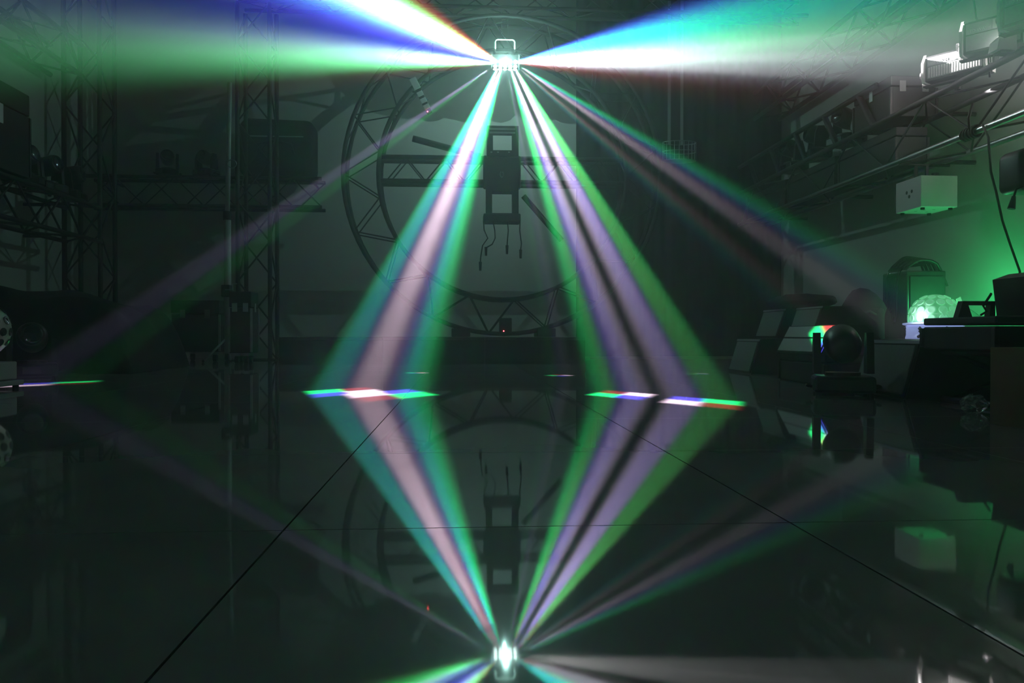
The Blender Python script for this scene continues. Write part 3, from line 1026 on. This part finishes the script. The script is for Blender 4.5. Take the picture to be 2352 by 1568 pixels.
# ------------------------------------------------------------------ strobes on the right rack truss
def strobe(label, loc, w, h, rotz=0.0, dots=True, lift=.075):
    t = thing('strobe_light', label, 'stage light', loc, rotz)
    B().box((-w / 2 + .05, -.07, .03), (w / 2 - .05, .07, h), .006).obj('housing', 'dark', t)
    B().box((-w / 2 + .07, -.075, .05), (w / 2 - .07, -.0701, .05 + (h - .05) * .52)).obj('led_panel', 'grille', t)
    if dots:
        b = B()
        for i in range(20):
            for j in range(7):
                x = -w / 2 + .085 + (w - .17) * i / 19
                z = .062 + ((h - .05) * .52 - .024) * j / 6
                b.box((x - .005, -.079, z - .005), (x + .005, -.0752, z + .005))
        o = b.obj('led_array', 'white', t)
        o['kind'] = 'stuff'
    B().box((-w / 2 + .07, -.074, h * .64), (w / 2 - .07, -.0701, h * .93)).obj('control_panel', 'grey', t)
    B().box((0, -.0765, h * .66), (w / 2 - .08, -.0742, h * .91)).obj('label_plate', 'pgrille', t)
    cu_ = bpy.data.curves.new('lettering', 'FONT')
    cu_.body = 'LED WASH'
    cu_.size = .032
    cu_.extrude = .0004
    tmp = bpy.data.objects.new('lettering', cu_)
    COL.objects.link(tmp)
    me = bpy.data.meshes.new_from_object(tmp)
    bpy.data.objects.remove(tmp)
    me.materials.clear(); me.materials.append(M['pgrille'])
    lt = bpy.data.objects.new('lettering', me)
    lt.rotation_euler = (math.radians(90), 0, 0)
    lt.location = (-w / 2 + .08, -.0748, h * .68)
    COL.objects.link(lt); lt.parent = t
    for s in (-1, 1):
        e = B().prism([(-.08, .02), (.08, .02), (.10, .06), (.10, h * .75), (.05, h + .02), (-.05, h + .02), (-.10, h * .75), (-.10, .06)], 'x', s * (w / 2 - .05), s * (w / 2 - .03)).obj('end_cap', 'white', t)
        for k in range(4):
            B().box((s * (w / 2 - .03) - .001, -.06 + .035 * k, h * .62), (s * (w / 2 - .03) + .001, -.045 + .035 * k, h * .86)).obj('vent_slot', 'black', e)
        for k in range(3):
            B().box((s * (w / 2 - .03) - .001, -.05, .05 + .018 * k), (s * (w / 2 - .03) + .001, .05, .058 + .018 * k)).obj('vent_slot', 'black', e)
        B().cyl((s * (w / 2 - .03), 0, h * .45), (s * (w / 2 + .015), 0, h * .45), .03, 14).obj('tilt_knob', 'black', t)
        B().box((s * (w / 2 - .012) - .006, -.03, 0), (s * (w / 2 - .012) + .006, .03, h * .5), .002).obj('yoke_arm', 'white', t)
    B().box((-w / 2 + .01, -.03, 0), (w / 2 - .01, .03, .012)).obj('yoke_base', 'black', t)
    for ch in t.children:
        ch.location.z += lift
    B().cyl((0, 0, 0), (0, 0, lift + .004), .022, 12).obj('clamp_post', 'black', t)
    return t


zr = 2.327
sa = P(2200, 150, 6.35)
strobe('strobe light with a white dotted panel facing out on the silver rack truss', (sa.x, 6.35, zr), .56, P(2200, 113, 6.3).z - zr - .075, math.radians(-56))
sb = P(2287, 150, 5.75)
strobe('dark faced strobe light next to the dotted panel strobe on the rack truss', (sb.x, 5.75, zr), .50, .27, math.radians(-50), False)
sc_ = P(2385, 70, 5.2)
strobe('strobe light at the truss end past the dark faced strobe', (sc_.x, 5.2, zr), .50, .27, math.radians(-62), False)
# fill lamp head with a bright reflector between them
t = thing('flood_light', 'white reflector flood light standing between the two dark strobes', 'stage light', (3.87, 5.53, zr))
B().box((-.05, -.04, 0), (.05, .04, .03)).obj('base', 'black', t)
B().prism([(-.085, .02), (.06, .02), (.06, .16), (.03, .18), (-.07, .09)], 'y', -.05, .05).obj('reflector', 'white', t)

# white junction box hung under the rack truss
x0 = P(2115, 450, 6.72).x
zb, zt = P(2115, 478, 6.72).z, P(2115, 402, 6.72).z
t = thing('junction_box', 'white electrical box hung on straps below the silver rack truss', 'box', (x0, 6.72, zb))
B().box((0, 0, .012), (.33, .40, zt - zb), .006).obj('housing', 'white', t)
for sx in (.04, .29):
    for sy in (.04, .36):
        B().cyl((sx, sy, -.006), (sx, sy, .013), .018, 10).obj('foot', 'rubber', t)
for (yy, zz) in ((.14, .17), (.22, .17), (.18, .13)):
    B().cyl((-.001, yy, zz), (.004, yy, zz), .016, 10).obj('socket', 'black', t)
for k, (a_, c_) in enumerate(((.08, .10), (.14, .18), (.10, .25), (.20, .14), (.22, .28))):
    B().cyl((a_, c_, .0112), (a_, c_, .0125), .014, 8).obj('knockout', 'grey', t)
for xx in (.06, .16):
    B().box((xx - .012, .17, zt - zb - .004), (xx + .012, .19, 1.835 - zb)).obj('strap', 'black', t)
bar('hanger_bar', (3.87 - x0, .18, 1.830 - zb), (4.33 - x0, .18, 1.830 - zb), .012, 'black', t)
B().cyl((.25, .2, zt - zb - .003), (.25, .2, zt - zb + .06), .03, 14).obj('gland', 'black', t)

# black flood lamp hung from the truss at the picture's right side
hx = P(2340, 400, 4.95)
t = thing('hanging_lamp', 'rounded black lamp hung below the end of the silver rack truss', 'stage light', (hx.x + .16, 5.0, P(2340, 440, 4.95).z))
hh = P(2340, 342, 4.95).z - P(2340, 440, 4.95).z
b = B().box((-.19, -.13, 0), (.19, .13, hh), .05, None, 4)
b.obj('housing', 'dark', t, True)
for s in (-1, 1):
    bar('hook_rod', (.16, s * .06, hh - .02), (3.9 - t.location.x, s * .06, 1.87 - t.location.z - .035), .010, 'black', t)
c0 = P(2328, 435, 4.9) - t.location
cbl = B().tube([c0 + Vector((.06, 0, .02)), c0 + Vector((.01, -.01, 0)), c0 + Vector((-.005, -.01, -.05))], .007, 6).obj('cable', 'rubber', t, True)
B().cyl(c0 + Vector((-.005, -.01, -.045)), c0 + Vector((-.022, -.01, -.125)), .012, 8, .024).obj('plug', 'rubber', cbl)

# loose cables
CY = 6.05
e = P(2268, 96, CY)
o = B().tube([Vector((P(2226, -90, CY).x, CY, ZC)), P(2226, -90, CY), P(2236, 0, CY), P(2242, 40, CY), P(2254, 75, CY), e, Vector((e.x + .02, CY, 2.335))], .008, 6).obj('power_cable', 'rubber', None, True)
tag(o, 'black cable dropping from the dark above to the silver rack truss', 'cable')
p0 = Vector((3.862, 5.75, 1.885))
pts = [p0, P(2270, 315, 5.6), P(2272, 345, 5.55), P(2276, 395, 5.5), P(2288, 440, 5.5), P(2302, 505, 5.5), P(2320, 560, 5.5), P(2342, 622, 5.5)]
e = pts[-1]
pts += [Vector((e.x + .05, e.y, .35)), Vector((e.x + .07, e.y, .009)), Vector((e.x - .35, e.y + .1, .009))]
o = B().tube(pts, .009, 6).obj('power_cable', 'rubber', None, True)
tag(o, 'black cable hanging from the silver rack truss down to the floor', 'cable')
b = B()
for k in range(5):
    yy = 5.86 + .035 * k
    b.tube([(3.90 + .042 * math.cos(q), yy + .004 * q, 1.87 + .042 * math.sin(q)) for q in [2 * math.pi * j / 12 for j in range(13)]], .010, 6)
b.tube([(3.862, 5.90, 1.88), (3.85, 5.90, 1.97), (3.87, 5.88, 2.08)], .010, 6)
o = b.obj('cable_wrap', 'rubber', RT, True)
o.location = -RT.location
o['label'] = 'turns of black cable wrapped round the front silver tube'
